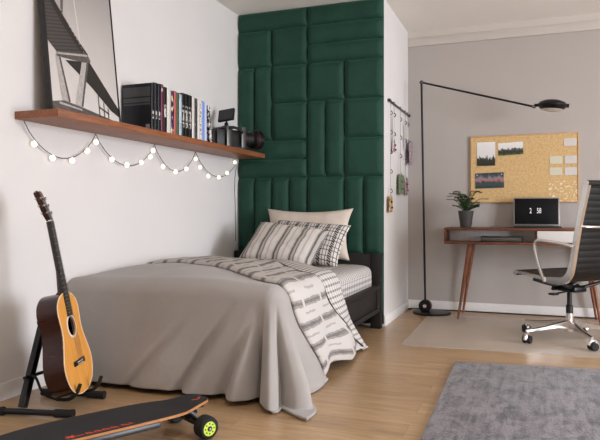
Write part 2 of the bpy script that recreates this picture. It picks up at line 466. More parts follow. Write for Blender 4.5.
def band(u, v):
    s = .008+(SB-.008)*u-.03*smooth(.85, 1, u)*math.sin(v*PI*2); ya, yb = lerp_tab(GE, s), lerp_tab(DE, s)
    w = 1-abs(2*v-1)**7
    y = ya+(yb-ya)*v
    puff = .024*math.sqrt(max(0, w))*(1-.6*smooth(.96, 1, u))+.004+.006*noise.noise(Vector((s*9, y*7, 2)))
    return duvet_off(s, y, puff)-O_
def band_uv(u, v):
    s = SB*u; return (s, v*.62)
b = MB(); b.grid(band, 170, 60, band_uv); o = b.build('patterned_fold', M_band, dv, sharp=180)
tag(o, 'turned back strip with woven grey bars')
md = o.modifiers.new('Thickness', 'SOLIDIFY'); md.thickness = .006; md.offset = -1
b = MB()
b.tube([duvet_off(.01+(SB-.01)*k/90, lerp_tab(DE, .01+(SB-.01)*k/90)-.004, .014)-O_ for k in range(91)], .006, 8)
o = b.build('piping', plain('dark_piping', '#3a3736', .9), dv); tag(o, 'dark grey piping along the fold')
def ging(u, v):
    s = .008+(WE+.50-.008)*u; ya, yb = lerp_tab(DE, s)-.03, lerp_tab(FE, s)
    return duvet_off(s, ya+(yb-ya)*v, .006*math.sin(PI*min(1, v*1.02))+.001)-O_
b = MB(); b.grid(ging, 150, 30, lambda u, v: (1.78*u, v*.3)); o = b.build('checked_border', M_ging, dv, sharp=180)
tag(o, 'small grey checked border')
md = o.modifiers.new('Thickness', 'SOLIDIFY'); md.thickness = .01; md.offset = -1

# pillows ------------------------------------------------------------
def pillow(name, label, w, h, t, m, loc, lean, roll=0, yaw=0, seed=0, pinch=.09):
    o = thing(name, label, 'pillow', loc)
    R3 = Matrix.Rotation(yaw, 4, 'Z') @ Matrix.Rotation(-lean, 4, 'X') @ Matrix.Rotation(roll, 4, 'Y')
    def side(sg):
        def f(u, v):
            a, c = 2*u-1, 2*v-1
            x = w/2*a*(1-pinch*(1-c*c)*abs(a)); z = h/2*c*(1-pinch*1.3*(1-a*a)*abs(c))
            th = t/2*(max(0, (1-a**4)*(1-c**4)))**.55
            th *= 1+.16*noise.noise(Vector((a*1.6+seed, c*1.6, sg)))
            wr = .007*noise.noise(Vector((a*5+seed, c*5, 3)))*(1-a**8)*(1-c**8)
            return R3 @ Vector((x, sg*(th+wr), z))
        return f
    b = MB()
    for sg in (-1, 1): b.grid(side(sg), 44, 36, lambda u, v: (u*w, v*h))
    bmesh.ops.remove_doubles(b.bm, verts=b.bm.verts[:], dist=.0006)
    b.build('pillowcase', m, o, sharp=180, recalc=True)
    return o
pillow('pillow', 'plain cream pillow leaning on the green padded wall behind the patterned pillows', .735, .42, .13, M_pbe, (.70, 4.672, .735), math.radians(14), seed=3, pinch=.12)
pillow('pillow', 'pillow with bold black check pattern between the cream and striped pillows', .64, .40, .12, M_pch, (.735, 4.53, .675), math.radians(40), math.radians(5), seed=8, pinch=.06)
pillow('pillow', 'grey and white striped pillow lying in front of the black checked pillow', .60, .40, .14, M_pst, (.63, 4.345, .660), math.radians(46), math.radians(9), seed=5, pinch=.04)

# ------------------------------------------------------------------ wall shelf
b = MB(); b.box((.001, 2.375, 1.363), (.268, 4.815, 1.401), .002)
tag(b.build('wall_shelf', M_shelf), 'long walnut board shelf on the left wall holding picture, books and camera', 'shelf')

# string lights
sl = thing('string_lights', 'string of small glowing globe bulbs looped under the walnut shelf', 'string lights', (.03, 2.41, 1.36))
so = Vector(sl.location)
hang = [(2.413, 1.358), (2.954, 1.358), (3.549, 1.358), (4.085, 1.358), (4.785, 1.350)]
bulbs = [(2.478, 1.250), (2.607, 1.190), (2.755, 1.188), (2.878, 1.252), (2.955, 1.311), (3.098, 1.222), (3.245, 1.199), (3.398, 1.227), (3.496, 1.272), (3.527, 1.315), (3.647, 1.217), (3.805, 1.192), (3.95, 1.222), (4.086, 1.305), (4.15, 1.247), (4.276, 1.187), (4.447, 1.187), (4.593, 1.231), (4.735, 1.330)]
pts = []
for k in range(4):
    (a, za), (c, zc) = hang[k], hang[k+1]
    for j in range(16):
        t = j/16; pts.append((.022, a+(c-a)*t, za+(zc-za)*t-.163*(1-(2*t-1)**2)**.85))
pts.append((.022, 4.785, 1.35)); 
pts += [(.012, 4.79, 1.30), (.01, 4.765, 1.2), (.01, 4.76, 1.1), (.01, 4.775, .95), (.01, 4.78, .8), (.008, 4.782, .66)]
b = MB(); b.tube([Vector(p)-so for p in pts], .0022, 6); b.build('cable', M_blackp, sl)
em = NT('bulb_glow', .4); em.col('#f4efe8'); em.b.inputs['Emission Color'].default_value = lin('#fff3e4'); em.b.inputs['Emission Strength'].default_value = 1.0
for (y, z) in bulbs:
    o = MB().ball((0, 0, 0), .0155).build('bulb', em.m, sl, sharp=180, loc=Vector((.024, y, z))-so)
    MB().lathe([(.005, .013), (.0045, .021), (.003, .023)], seg=10).build('socket', M_trim, o)

# framed bridge print leaning on the wall
tilt = math.asin(.09/.87)
pic = thing('framed_picture', 'large black framed monochrome bridge photograph leaning on the wall shelf', 'picture', (.122, 2.497, 1.4025), (0, -tilt, 0))
PWd, PHt = .56, .90
def pv(y, v): return (y-2.497, v)
b = MB()
b.box((-.032, 0, 0), (.002, .01, PHt), .001); b.box((-.032, PWd-.006, 0), (.002, PWd, PHt), .001)
b.box((-.032, 0, 0), (.002, PWd, .008), .001); b.box((-.032, 0, PHt-.008), (.002, PWd, PHt), .001)
b.box((-.032, .005, .004), (-.006, PWd-.005, PHt-.004)); b.build('frame', plain('dark_frame_wood', '#171413', .45), pic)
m = NT('print_sky', .35); g = m.sep(m.coord())[2]
m.col(m.mix(m.math('MULTIPLY', m.noise(m.coord(), 3, 3), .35), m.ramp(g, [(0, '#dcd6d0'), (.45, '#c2bbb6'), (.8, '#968f8c')]), '#a39d99'))
sky = m.m
m = NT('print_deck', .35); z = m.sep(m.coord())
rib = m.math('LESS_THAN', m.math('FRACT', m.math('MULTIPLY', m.math('ADD', z[2], m.math('MULTIPLY', z[1], -.22)), 52)), .4)
m.col(m.mix(m.math('MULTIPLY', rib, .8), '#4a4542', '#2a2725')); deckm = m.m
pd, pl, pm = plain('print_dark', '#2b2724', .35), plain('print_light', '#aca7a2', .35, var=.15, scale=60), plain('print_mid', '#57514d', .35, var=.5, scale=120)
b = MB()
def poly(P, lay, mi):
    b.mi = mi; x = -.0045+.0004*lay
    b.raw([(x, *pv(y, v)) for y, v in P], [tuple(range(len(P)))])
b.mi = 0; b.raw([(-.005, .009, .007), (-.005, PWd-.005, .007), (-.005, PWd-.005, PHt-.007), (-.005, .009, PHt-.007)], [(0, 1, 2, 3)])
poly([(2.507, .50), (2.507, .69), (2.554, .602), (2.82, .379), (2.569, .339), (2.507, .388)], 1, 1)
poly([(2.520, .70), (2.500+.012, .74), (2.560, .640), (2.640, .55), (2.800, .386), (2.765, .374), (2.64, .49), (2.548, .60)], 3, 2)
for k in range(16):
    t = k/15; y, v = 2.535+.245*t, .675-.285*t; poly([(y, v-.004), (y+.016*(1-t)+.006, v-.010), (y+.016*(1-t)+.006, v-.005), (y, v+.001)], 4, 3)
poly([(2.631, .306), (2.825, .337), (3.05, .110), (3.05, .06), (2.98, .088), (2.828, .195)], 2, 2)
poly([(2.558, .323), (2.594, .311), (2.643, .085), (2.585, .068)], 3, 3); poly([(2.583, .314), (2.597, .311), (2.646, .085), (2.632, .08)], 4, 4)
poly([(2.762, .33), (2.814, .335), (2.74, .073), (2.68, .071)], 3, 3); poly([(2.800, .335), (2.816, .335), (2.742, .073), (2.728, .073)], 4, 4)
poly([(2.569, .339), (2.809, .381), (2.836, .34), (2.783, .325), (2.567, .312)], 5, 4); poly([(2.572, .334), (2.806, .374), (2.812, .364), (2.575, .325)], 6, 3)
poly([(2.509, .068), (2.60, .085), (2.75, .068), (2.98, .035), (2.98, .009), (2.509, .009)], 4, 4); poly([(2.56, .074), (2.73, .058), (2.73, .05), (2.56, .062)], 5, 3)
poly([(2.640, .72), (2.664, .72), (2.640, .546), (2.622, .535)], 2, 4); poly([(2.72, .80), (2.727, .80), (2.768, .385), (2.760, .383)], 2, 5)
for y, v in ((2.873, .165), (2.915, .13), (2.95, .10)): poly([(y, v), (y+.007, v-.006), (y+.006, .03), (y, .03)], 4, 2)
poly([(2.873, .10), (2.96, .07), (2.96, .062), (2.873, .09)], 4, 2)
b.build('print', [sky, deckm, pd, pl, pm, plain('print_cable', '#d0cbc6', .35)], pic, sharp=180)

# books ------------------------------------------------------------
def bookmat(name, c, spots=(), scale=60, rough=.4):
    m = NT(name, rough); col = lin(c); v = m.coord()
    if spots:
        f = m.noise(m.mapping(v, (1, 1, .6)), scale, 2, .5)
        st = [(0, c)]
        for p, k in spots: st.append((p, k))
        m.col(m.ramp(f, st, 'CONSTANT'))
    else: m.col(m.ramp(m.noise(v, 40), [(.3, tuple(x*.92 for x in col[:3])+(1,)), (.7, col)]))
    return m.m
M_pages = plain('book_pages', '#cfc8bb', .8, var=.1, scale=200)
nav, blk = bookmat('navy_binding', '#0e1017'), bookmat('black_binding', '#0c0c0e')
sp = [ # spine start y, end y, top z, depth, material, label
 (3.214, 3.246, 1.690, nav, 'navy volume with grey banded front cover, nearest the framed picture', 'b'),
 (3.247, 3.283, 1.699, nav, 'second navy volume from the framed picture, white marks low on spine', 'w'),
 (3.284, 3.316, 1.700, nav, 'navy volume beside the maroon book, white marks low on spine', 'w'),
 (3.317, 3.343, 1.703, bookmat('maroon_binding', '#6b2440'), 'slim maroon book between navy and black volumes', 'c'),
 (3.345, 3.383, 1.692, blk, 'black book with white patch on spine, between maroon and white books', 'p'),
 (3.385, 3.429, 1.686, bookmat('white_binding', '#d8d3cb'), 'plain white book beside the purple patterned book', ''),
 (3.431, 3.465, 1.683, bookmat('purple_pattern', '#17141c', [(.46, '#4b3a76'), (.58, '#d9c660'), (.64, '#e6e0da')], 42), 'black book with purple and yellow patterned spine', ''),
 (3.467, 3.495, 1.688, bookmat('coral_binding', '#b85a52'), 'coral red book beside the green book', ''),
 (3.497, 3.527, 1.684, bookmat('green_binding', '#3e5a38'), 'dark green book beside the coral red book', ''),
 (3.529, 3.562, 1.680, bookmat('pale_blue_binding', '#bccbd4', [(.55, '#8fa7b5'), (.68, '#e3e6e6')], 50), 'pale blue book beside the green book', ''),
 (3.564, 3.600, 1.693, blk, 'first of three wide black volumes with lace pattern spines, by the pale blue book', 'g'),
 (3.601, 3.648, 1.694, blk, 'middle of three wide black volumes with lace pattern spines', 'g'),
 (3.649, 3.690, 1.694, blk, 'last of three wide black volumes with lace pattern spines, by the white book', 'g'),
 (3.692, 3.724, 1.684, bookmat('white_cloth_binding', '#dcd8d2'), 'white book between the black lace volumes and a charcoal book', ''),
 (3.726, 3.764, 1.686, bookmat('charcoal_binding', '#3c3b3c', [(.6, '#8b8988')], 70), 'charcoal speckled book between two white books', ''),
 (3.766, 3.796, 1.680, bookmat('ivory_binding', '#e0dcd6'), 'white book just after the charcoal speckled book', ''),
 (3.798, 3.828, 1.683, bookmat('white_print_binding', '#dedbd8', [(.57, '#77777c')], 80), 'white book with grey print beside the bright blue book', ''),
 (3.830, 3.862, 1.683, bookmat('blue_binding', '#7f9fe0'), 'bright blue book beside the white book with grey print', ''),
 (3.864, 3.896, 1.672, bookmat('lilac_binding', '#cdd3ea'), 'pale lilac book between the blue book and the leaning book', ''),
]
white_patch = bookmat('spine_white', '#cfcac4', [(.52, '#3a3838')], 90)
lace = bookmat('spine_lace', '#101010', [(.5, '#b9b5ae')], 75)
greyb, greyd = plain('cover_grey', '#4a4a4c', .4), plain('cover_line', '#141416', .4)
def book(y0, y1, zt, m, label, deco, dep=.212, x0=.012, name='book'):
    h = zt-1.4015; w = y1-y0
    o = thing(name, label, 'book', (x0, y0, 1.4015), group='books on the wall shelf')
    b = MB(); t = .0025
    b.box((0, 0, 0), (dep, t, h)); b.box((0, w-t, 0), (dep, w, h))
    n = 7; pr = [(dep-.004+.006*math.sin(PI*k/n), w*k/n) for k in range(n+1)]
    b.prism([(dep-.006, 0)]+pr+[(dep-.006, w)], 0, h)
    b.build('cover', m, o)
    b = MB(); b.box((.006, t, .004), (dep-.008, w-t, h-.004)); b.build('pages', M_pages, o)
    xs = dep+.0008
    def patch(nm, mt_, z0, z1, ya=.15, yb=.85):
        b = MB(); q = [(dep-.004+.006*math.sin(PI*(ya+(yb-ya)*k/5))+.0012, w*(ya+(yb-ya)*k/5)) for k in range(6)]
        b.raw([(x, y, z) for z in (z0, z1) for x, y in q], [(k, k+1, k+7, k+6) for k in range(5)]); b.build(nm, mt_, o)
    if deco == 'b':
        b = MB()
        for z0, z1, mi in ((.55, .585, 0), (.61, .70, 0), (.73, .93, 0)): b.mi = mi; b.box((.008, -.0012, h*z0), (dep-.008, .0005, h*z1))
        b.build('cover_band', greyb, o)
        b = MB(); b.box((dep-.04, -.0014, h*.05), (dep-.012, .0005, h*.14)); b.build('cover_emblem', plain('cover_emblem_grey', '#8b8a88', .5), o)
        patch('spine_mark', white_patch, h*.26, h*.42, .3, .7)
    if deco == 'w': patch('spine_mark', white_patch, h*.26, h*.42, .3, .7)
    if deco == 'c': patch('spine_mark', white_patch, h*.85, h*.93, .2, .8)
    if deco == 'p': patch('spine_patch', white_patch, h*.35, h*.62, .2, .95)
    if deco == 'g': patch('spine_patch', lace, h*.22, h*.72, .06, .94)
    return o
for r in sp: book(*r)
o = book(3.905, 3.935, 1.668, bookmat('monochrome_pattern', '#dfdcd8', [(.47, '#161616'), (.62, '#b9c0ba')], 45), 'black and white patterned book leaning on the row end near the camera', '')
o.location.y = 3.945; o.rotation_euler = (math.radians(8), 0, 0); o.location.z = 1.4015

# cinema camera ------------------------------------------------------
cam_o = thing('camera', 'black video camera with tilted monitor on the far end of the walnut shelf', 'camera', (.145, 4.40, 1.4015), (0, 0, math.radians(-27)))
cam_o.scale = (1.28, 1.28, 1.28)
b = MB(); b.box((-.055, -.13, .012), (.055, .04, .115), .006); b.box((-.045, -.19, .02), (.045, -.13, .10), .008)
b.build('body', M_blackp, cam_o)
b = MB()
for y in (-.055, .055): b.box((.057, y-.017, 0), (.075, y+.017, .135), .003); b.box((-.075, y-.017, 0), (-.057, y+.017, .135), .003)
b.box((-.075, -.072, 0), (.075, .072, .011), .003); b.box((-.075, -.072, .122), (.075, .0, .135), .003)
o = b.build('cage', M_grip, cam_o); tag(o, 'grey metal cage')
b = MB(); M = frame_to((0, .04, .075), (0, 1, 0))
b.lathe([(.03, 0), (.038, .005), (.038, .05), (.043, .052), (.043, .085), (.040, .088), (.040, .12), (.048, .125)], M)
lens = b.build('lens', M_blackp, cam_o)
b = MB(); b.lathe([(.050, .125), (.058, .13), (.060, .19), (.054, .19), (.050, .15)], M, caps=False); b.build('lens_hood', M_blackm, lens, recalc=True)
b = MB(); b.lathe([(.0435, .06), (.0445, .062), (.0445, .066), (.0435, .068)], M, caps=False); b.lathe([(.0585, .15), (.0605, .152), (.0605, .158), (.059, .16)], M, caps=False)
b.build('lens_ring', plain('dark_red_ring', '#4a1416', .5), lens)
b = MB(); b.lathe([(.001, .150), (.03, .146), (.047, .138)], M, caps=False); b.build('lens_glass', plain('coated_glass', '#12131c', .05), lens)
b = MB(); b.rod((0.01, -.03, .135), (.01, -.03, .172), .006); b.ball((.01, -.03, .152), .013); b.box((-.01, -.05, .133), (.03, -.01, .143), .003); b.build('monitor_mount', M_blackm, cam_o)
Mm = Matrix.Translation((.01, -.03, .207)) @ Matrix.Rotation(math.radians(28), 4, 'Z') @ Matrix.Rotation(math.radians(-28), 4, 'X') @ Matrix.Rotation(math.radians(-8), 4, 'Y')
b = MB(); b.box((-.052, -.009, -.042), (.052, .009, .042), .004, Mm); mon = b.build('monitor', M_blackp, cam_o)
b = MB(); b.box((-.046, -.0102, -.036), (.046, -.0088, .036), 0, Mm); b.build('screen', plain('dark_screen', '#1b1c1e', .12), mon)
b = MB(); b.tube(spline([(0.066, -.06, .115), (.085, -.03, .125), (.085, .02, .112), (.066, .05, .10)]), .009, 8); b.build('side_grip', M_rubber, cam_o)

# ------------------------------------------------------------------ guitar and stand
gt = thing('acoustic_guitar', 'acoustic guitar with amber top and dark sides leaning back on a black stand', 'guitar', (.405, 2.33, .066), (0, math.radians(-11.3), math.radians(21)))
gt.scale = (.95, .95, .95)
prof = [(0, 0.0), (.004, .05), (.02, .10), (.05, .142), (.09, .166), (.13, .176), (.17, .172), (.22, .152), (.27, .130), (.31, .122), (.35, .124), (.39, .130), (.42, .128), (.45, .112), (.475, .078), (.487, .04), (.49, 0)]
sp_ = spline([(a, c, 0) for a, c in prof], 5)
right = [(max(0, p.y), p.x) for p in sp_]
outl = right+[(-y, z) for y, z in right[::-1][1:-1]]
GM = Matrix(((0, 0, 1, 0), (1, 0, 0, 0), (0, 1, 0, 0), (0, 0, 0, 1)))        # (a,b,c)->(x=c,y=a,z=b)
M_gside = NT('dark_rosewood', .22); M_gside.col(M_gside.ramp(M_gside.noise(M_gside.mapping(M_gside.coord(), (2, 2, 12)), 4, 5), [(.3, '#1d0a08'), (.7, '#38130f')])); M_gside = M_gside.m
m = NT('amber_spruce', .25); f = m.noise(m.mapping(m.coord(), (1, 40, 1.5)), 4, 4)
m.col(m.ramp(f, [(.3, '#d18a35'), (.7, '#e3a24c')])); M_gtop = m.m
D0, D1 = -.052, .048
b = MB(); n = len(outl)
vs = []; 
for x in (D0, D1): vs += [(x, y, z) for y, z in outl]
fs = [(i, (i+1) % n, n+(i+1) % n, n+i) for i in range(n)]+[tuple(range(n))]
b.raw(vs, fs); body = b.build('body', M_gside, gt, sharp=50, recalc=True)
HZ, HR = .325, .047
def ray_out(a):
    d = Vector((math.cos(a), math.sin(a))); best = 9
    for i in range(n):
        p, q = Vector(outl[i])-Vector((0, HZ)), Vector(outl[(i+1) % n])-Vector((0, HZ)); e = q-p
        den = d.x*e.y-d.y*e.x
        if abs(den) < 1e-12: continue
        t = (p.x*e.y-p.y*e.x)/den; u = (p.x*d.y-p.y*d.x)/den
        if t > 0 and -1e-6 <= u <= 1+1e-6: best = min(best, t)
    return d*best+Vector((0, HZ))
N = 128; ring = []
for k in range(N):
    a = 2*PI*k/N; oo = ray_out(a); ii = Vector((math.cos(a), math.sin(a)))*HR+Vector((0, HZ)); ring.append((ii, oo))
b = MB(); vs = []; fs = []
for ii, oo in ring:
    vs += [(D1+.002, ii.x, ii.y), (D1+.002, oo.x, oo.y), (D1-.004, oo.x, oo.y), (D1-.006, ii.x, ii.y)]
for k in range(N):
    a, c = 4*k, 4*((k+1) % N)
    for q in range(4): fs.append((a+q, c+q, c+(q+1) % 4, a+(q+1) % 4))
b.raw(vs, fs); b.build('soundboard', M_gtop, gt, sharp=40, recalc=True)
b = MB(); b.tube([(D1+.001, y*1.0, z) for y, z in outl], .0028, 6, closed=True); b.build('binding', plain('cream_binding', '#dcc9a6', .4), gt)
b = MB(); MR = Matrix.Translation((D1+.002, 0, HZ)) @ Matrix.Rotation(PI/2, 4, 'Y')
b.lathe([(HR, 0), (HR, .0016), (HR+.011, .0016), (HR+.011, 0)], MR, 48, caps=False); b.build('rosette', plain('ivory_rosette', '#dfd6cc', .4), gt, recalc=True)
b = MB(); b.box((D1+.002, -.068, .135), (D1+.010, .068, .160), .003); br_ = b.build('bridge', plain('ebony', '#131010', .4), gt)
b = MB(); b.box((D1+.009, -.036, .149), (D1+.013, .036, .153), .0008); b.build('saddle', plain('bone_white', '#d9d4ca', .4), br_)
for k in range(6):
    b = MB(); b.ball((D1+.0105, -.03+.012*k, .141), .0028, u=8, v=6); b.build('bridge_pin', plain('bone_pin', '#cfcabf', .4) if k == 0 else bpy.data.materials['bone_pin'], br_)
NK = .845                                                    # nut height
b = MB(); MN = D1+.002
vs = []; fs = []
for j, z in enumerate((.44, .487, .50, .60, .75, NK)):
    w = .028-.006*(z-.44)/.4; t = .021 if z > .487 else .05
    if z == .50: t = .034
    for k in range(9):
        a = PI*k/8; vs.append((MN-t*math.sin(a)**.8, -w*math.cos(a), z))
for j in range(5):
    for k in range(8): fs.append((j*9+k, j*9+k+1, j*9+k+10, j*9+k+9))
    fs.append((j*9+8, j*9, j*9+9, j*9+17))
fs += [tuple(range(9)), tuple(range(45, 54))]
b.raw(vs, fs); b.build('neck', M_gside, gt, sharp=50, recalc=True)
b = MB(); b.prism([(-.0285, .375), (.0285, .375), (.0225, NK), (-.0225, NK)], MN, MN+.006, GM, .001); fb = b.build('fretboard', plain('dark_ebony_board', '#20221f', .5, var=.15), gt)
M_fret = plain('nickel_fret', '#a9a9a2', .3, .9)
for k in range(1, 19):
    z = NK-(NK-.145)*(1-2**(-k/12)); w = .0225+.006*(NK-z)/.47
    if z < .38: break
    b = MB(); b.box((MN+.0055, -w, z-.001), (MN+.0075, w, z+.001)); b.build('fret', M_fret, fb)
b = MB(); b.box((MN-.002, -.0225, NK), (MN+.008, .0225, NK+.006), .001); b.build('nut', bpy.data.materials['bone_white'], gt)
HM = Matrix.Translation((MN+.003, 0, NK+.006)) @ Matrix.Rotation(math.radians(-12), 4, 'Y')
b = MB(); b.prism([(-.021, 0), (.021, 0), (.033, .03), (.036, .145), (.018, .155), (0, .147), (-.018, .155), (-.036, .145), (-.033, .03)], -.016, 0, HM @ GM, .001)
hs = b.build('headstock', M_gside, gt, sharp=30)
b = MB()
for sg in (-1, 1):
    for k in range(3):
        z = .038+.038*k; b = MB()
        b.rod((-.008, sg*.033, z), (-.008, sg*.052, z), .0026, seg=8, M=HM); b.box((-.013, sg*.058-.007, z-.006), (-.003, sg*.058+.007, z+.006), .003, HM)
        b.rod((-.004, sg*.02, z), (.014, sg*.02, z), .0032, seg=10, M=HM); b.lathe([(.006, 0), (.006, .003)], HM @ Matrix.Translation((0, sg*.02, z)) @ Matrix.Rotation(PI/2, 4, 'Y'), 12)
        b.build('tuning_peg', bpy.data.materials['polished_chrome'], hs)
for k in range(6):
    y0, y1 = -.03+.012*k, -.0165+.0066*k
    b = MB(); b.tube([(MN+.008, y0, .151), (MN+.0135, y0, .152), (MN+.0085, y1, NK+.003), tuple(HM @ Vector((.006, (-.02 if k < 3 else .02), .038+.038*(k % 3 if k < 3 else 2-k % 3))))], .0006, 5)
    b.build('string', M_steel, gt)

gs = thing('guitar_stand', 'black tubular A-frame stand holding the acoustic guitar', 'guitar stand', (.27, 2.31, 0))
go = Vector(gs.location)
def gv(*p): return Vector(p)-go
b = MB(); apex = gv(.20, 2.36, .40)
for tgt in (gv(.255, 2.168, .03), gv(.25, 2.45, .03)):
    b = MB(); M = frame_to(tgt, apex-tgt, (1, 0, 0)); L = (apex-tgt).length; b.box((-.016, -.016, 0), (.016, .016, L), .004, M); b.build('upright', M_blackm, gs)
b = MB(); b.rod(apex+Vector((0, -.03, -.02)), apex+Vector((0, .03, -.02)), .018); b.ball(apex, .024); b.build('hinge', M_blackp, gs)
for a, c in (((.10, 2.105, .02), (.505, 2.205, .02)), ((.13, 2.42, .02), (.448, 2.488, .02))):
    a, c = gv(*a), gv(*c); d = (c-a).normalized()
    b = MB(); b.rod(a, c, .0135); br_ = b.build('base_bar', M_blackm, gs)
    for p, q in ((a, a+d*.09), (c-d*.085, c)):
        b = MB(); b.rod(p, q, .0175); b.lathe([(.019, 0), (.019, .012)], frame_to(q-(q-p).normalized()*.01, q-p), 16); b.build('rubber_foot', M_rubber, br_)
for yy, y2 in ((2.225, 2.255), (2.405, 2.40)):
    b = MB()
    b.tube(spline([gv(.240, yy, .155), gv(.275, yy+.002, .150), gv(.315, yy+.004, .085), gv(.37, y2, .055), gv(.435, y2, .062), gv(.478, y2, .092), gv(.50, y2, .13)], 8), .006, 10)
    arm = b.build('cradle_arm', M_blackm, gs)
    b = MB(); b.tube(spline([gv(.37, y2, .055), gv(.435, y2, .062), gv(.478, y2, .092), gv(.50, y2, .135)], 8), .0085, 10); b.build('rubber_sleeve', M_rubber, arm)
b = MB(); b.rod(gv(.243, 2.19, .155), gv(.243, 2.435, .155), .008); b.build('cross_bar', M_blackm, gs)

# ------------------------------------------------------------------ longboard
sk = thing('longboard', 'black grip-taped electric longboard with lime wheels on the oak floor', 'skateboard', (1.033, 2.215, 0), (0, 0, math.radians(-29)))
# local +y = towards the tail seen at right, board centre at y=-.38
half = [(.120, .0), (.118, .03), (.108, .050), (.09, .064), (.07, .072), (.04, .080), (.0, .092), (-.06, .108), (-.16, .118), (-.30, .122), (-.45, .12), (-.58, .112), (-.68, .095), (-.75, .076), (-.82, .068), (-.88, .062), (-.91, .045), (-.92, 0)]
hp = spline([(w, y, 0) for y, w in half], 4)
def deck_z(y):
    return .105+.020*smooth(-.04, .11, y)+.020*smooth(-.68, -.88, y)
def deck(name, z0, z1, inset, mt_, parent):
    b = MB(); rows_ = []
    for p in hp:
        w = max(0.0005, p.x-inset); y = p.y*(1-inset*.8)-.0
        rows_.append([(w*(2*k/8-1), y) for k in range(9)])
    vs = []; 
    for zz in (z0, z1):
        for r in rows_:
            for x, y in r: vs.append((x, y, deck_z(y)+zz+.012*(abs(x)/.12)**2))
    nr = len(rows_); fs = []
    for t in (0, 1):
        for i in range(nr-1):
            for k in range(8):
                q = t*nr*9+i*9+k; fs.append((q, q+1, q+10, q+9))
    for i in range(nr-1):
        for k in (0, 8): q = i*9+k; fs.append((q, q+9, nr*9+q+9, nr*9+q))
    b.raw(vs, fs); return b.build(name, mt_, parent, sharp=40, recalc=True)
deck('deck', -.010, 0, 0, wood('maple_ply', '#8d5a35', '#b27c4c', '#c08a58', (8, 8, 60), .4), sk)
m = NT('grip_tape', .85); m.col('#1d1b1d'); m.bump(m.noise(m.coord(), 900, 2), .4, .002)
grip = deck('grip_tape', .0003, .0016, .0035, m.m, sk)
M_org = plain('orange_print', '#dc5030', .7)
# orange emblem and lettering strokes along the edge facing the room (lettering too small to read in the photograph)
b = MB()
def dz(x, y): return deck_z(y)+.0022+.012*(abs(x)/.12)**2
def stroke(x0, y0, x1, y1, w=.004):
    a = Vector((x0, y0, 0)); c = Vector((x1, y1, 0)); d = (c-a).normalized(); nn = Vector((-d.y, d.x, 0))*w/2
    b.raw([(q.x, q.y, dz(q.x, q.y)) for q in (a-nn, c-nn, c+nn, a+nn)], [(0, 1, 2, 3)])
ex = .083
for k in range(5):
    a = k*1.256; stroke(ex-.008, -.47, ex-.008+.022*math.cos(a), -.47+.022*math.sin(a), .010)
stroke(ex, -.455, ex-.004, -.425, .009)
b.build('orange_emblem', M_org, grip); b = MB()
y = -.415
for k in range(11):
    if k == 8: y += .010
    w = .0115
    stroke(ex+.012, y, ex-.018, y, .0045)
    if k % 2 == 0: stroke(ex-.016, y, ex-.016, y+w*.8, .006); stroke(ex+.010, y+w*.8, ex-.016, y+w*.8, .0035)
    else: stroke(ex+.010, y, ex+.010, y+w*.8, .006); stroke(ex-.003, y, ex-.003, y+w*.7, .006)
    y += w+.004
b.build('orange_lettering', M_org, grip)
b = MB(); stroke(.0, .06, .014, .08, .007); stroke(.014, .08, .0, .098, .007); b.build('orange_emblem', M_org, grip)
b = MB(); b.box((-.085, -.62, .066), (.085, -.12, .094), .012); b.build('battery_case', plain('dark_grey_case', '#3a3a3c', .4), sk)
b = MB(); b.box((-.035, -.16, .058), (.035, -.10, .072), .006); b.build('motor_cable_cover', M_blackp, sk)
M_lime = plain('lime_hub', '#c9e04a', .4)
for yy in (.05, -.66):
    b = MB(); b.rod((-.128, yy, .048), (.128, yy, .048), .007); b.box((-.085, yy-.014, .036), (.085, yy+.014, .060), .006)
    b.tube([(0, yy-.03, .095), (0, yy+.01, .06)], [.022, .03], 14); b.box((-.03, yy-.05, .092), (.03, yy+.05, deck_z(yy)-.012), .003)
    tr = b.build('truck', M_blackm, sk)
    for sg in (-1, 1):
        MW = Matrix.Translation((sg*.128, yy, .0455)) @ Matrix.Rotation(sg*PI/2, 4, 'Y')
        b = MB(); b.lathe([(.022, -.030), (.036, -.030), (.0445, -.022), (.0455, -.01), (.0455, .012), (.0435, .022), (.037, .029), (.029, .030), (.027, .024)], MW, 36); wh = b.build('wheel', M_rubber, tr)
        b = MB(); b.lathe([(.006, .0275), (.012, .0285), (.027, .0265), (.0285, .0285), (.029, .0245)], MW, 36); hub = b.build('wheel_hub', M_lime, tr)
        b = MB()
        for k in range(8): b.lathe([(.0032, .0272), (.0030, .0288)], MW @ Matrix.Translation((.0195*math.cos(k*PI/4), .0195*math.sin(k*PI/4), 0)), 10)
        b.lathe([(.010, .028), (.010, .031)], MW, 16); b.mi = 1; b.lathe([(.006, .031), (.005, .034)], MW, 6)
        o = b.build('hub_hole', [M_blackp, M_steel], tr)

# ------------------------------------------------------------------ desk corner
mat_m = NT('clear_vinyl', .28, spec=.4); mat_m.b.inputs['Alpha'].default_value = .30; mat_m.col('#e6ddd1')
mat_m.bump(mat_m.noise(mat_m.coord(), 300, 2), .2, .002)
b = MB(); b.prism([(1.545, 4.235), (1.56, 4.215), (2.95, 4.285), (2.95, 5.60), (1.535, 5.56), (1.522, 5.545)], .0005, .0035)
tag(b.build('chair_mat', mat_m.m), 'translucent vinyl chair mat on the floor under the desk chair', 'floor mat')
b = MB()
c00, c10, c11, c01 = Vector((1.953, 3.80)), Vector((3.60, 4.02)), Vector((3.63, 2.0)), Vector((1.99, 1.9))
b.prism([c00[:], c01[:], c11[:], c10[:]], .0005, .016, bev=.004)
tag(b.build('rug', M_rug), 'large dark grey plush rug on the oak floor in the right foreground', 'rug')

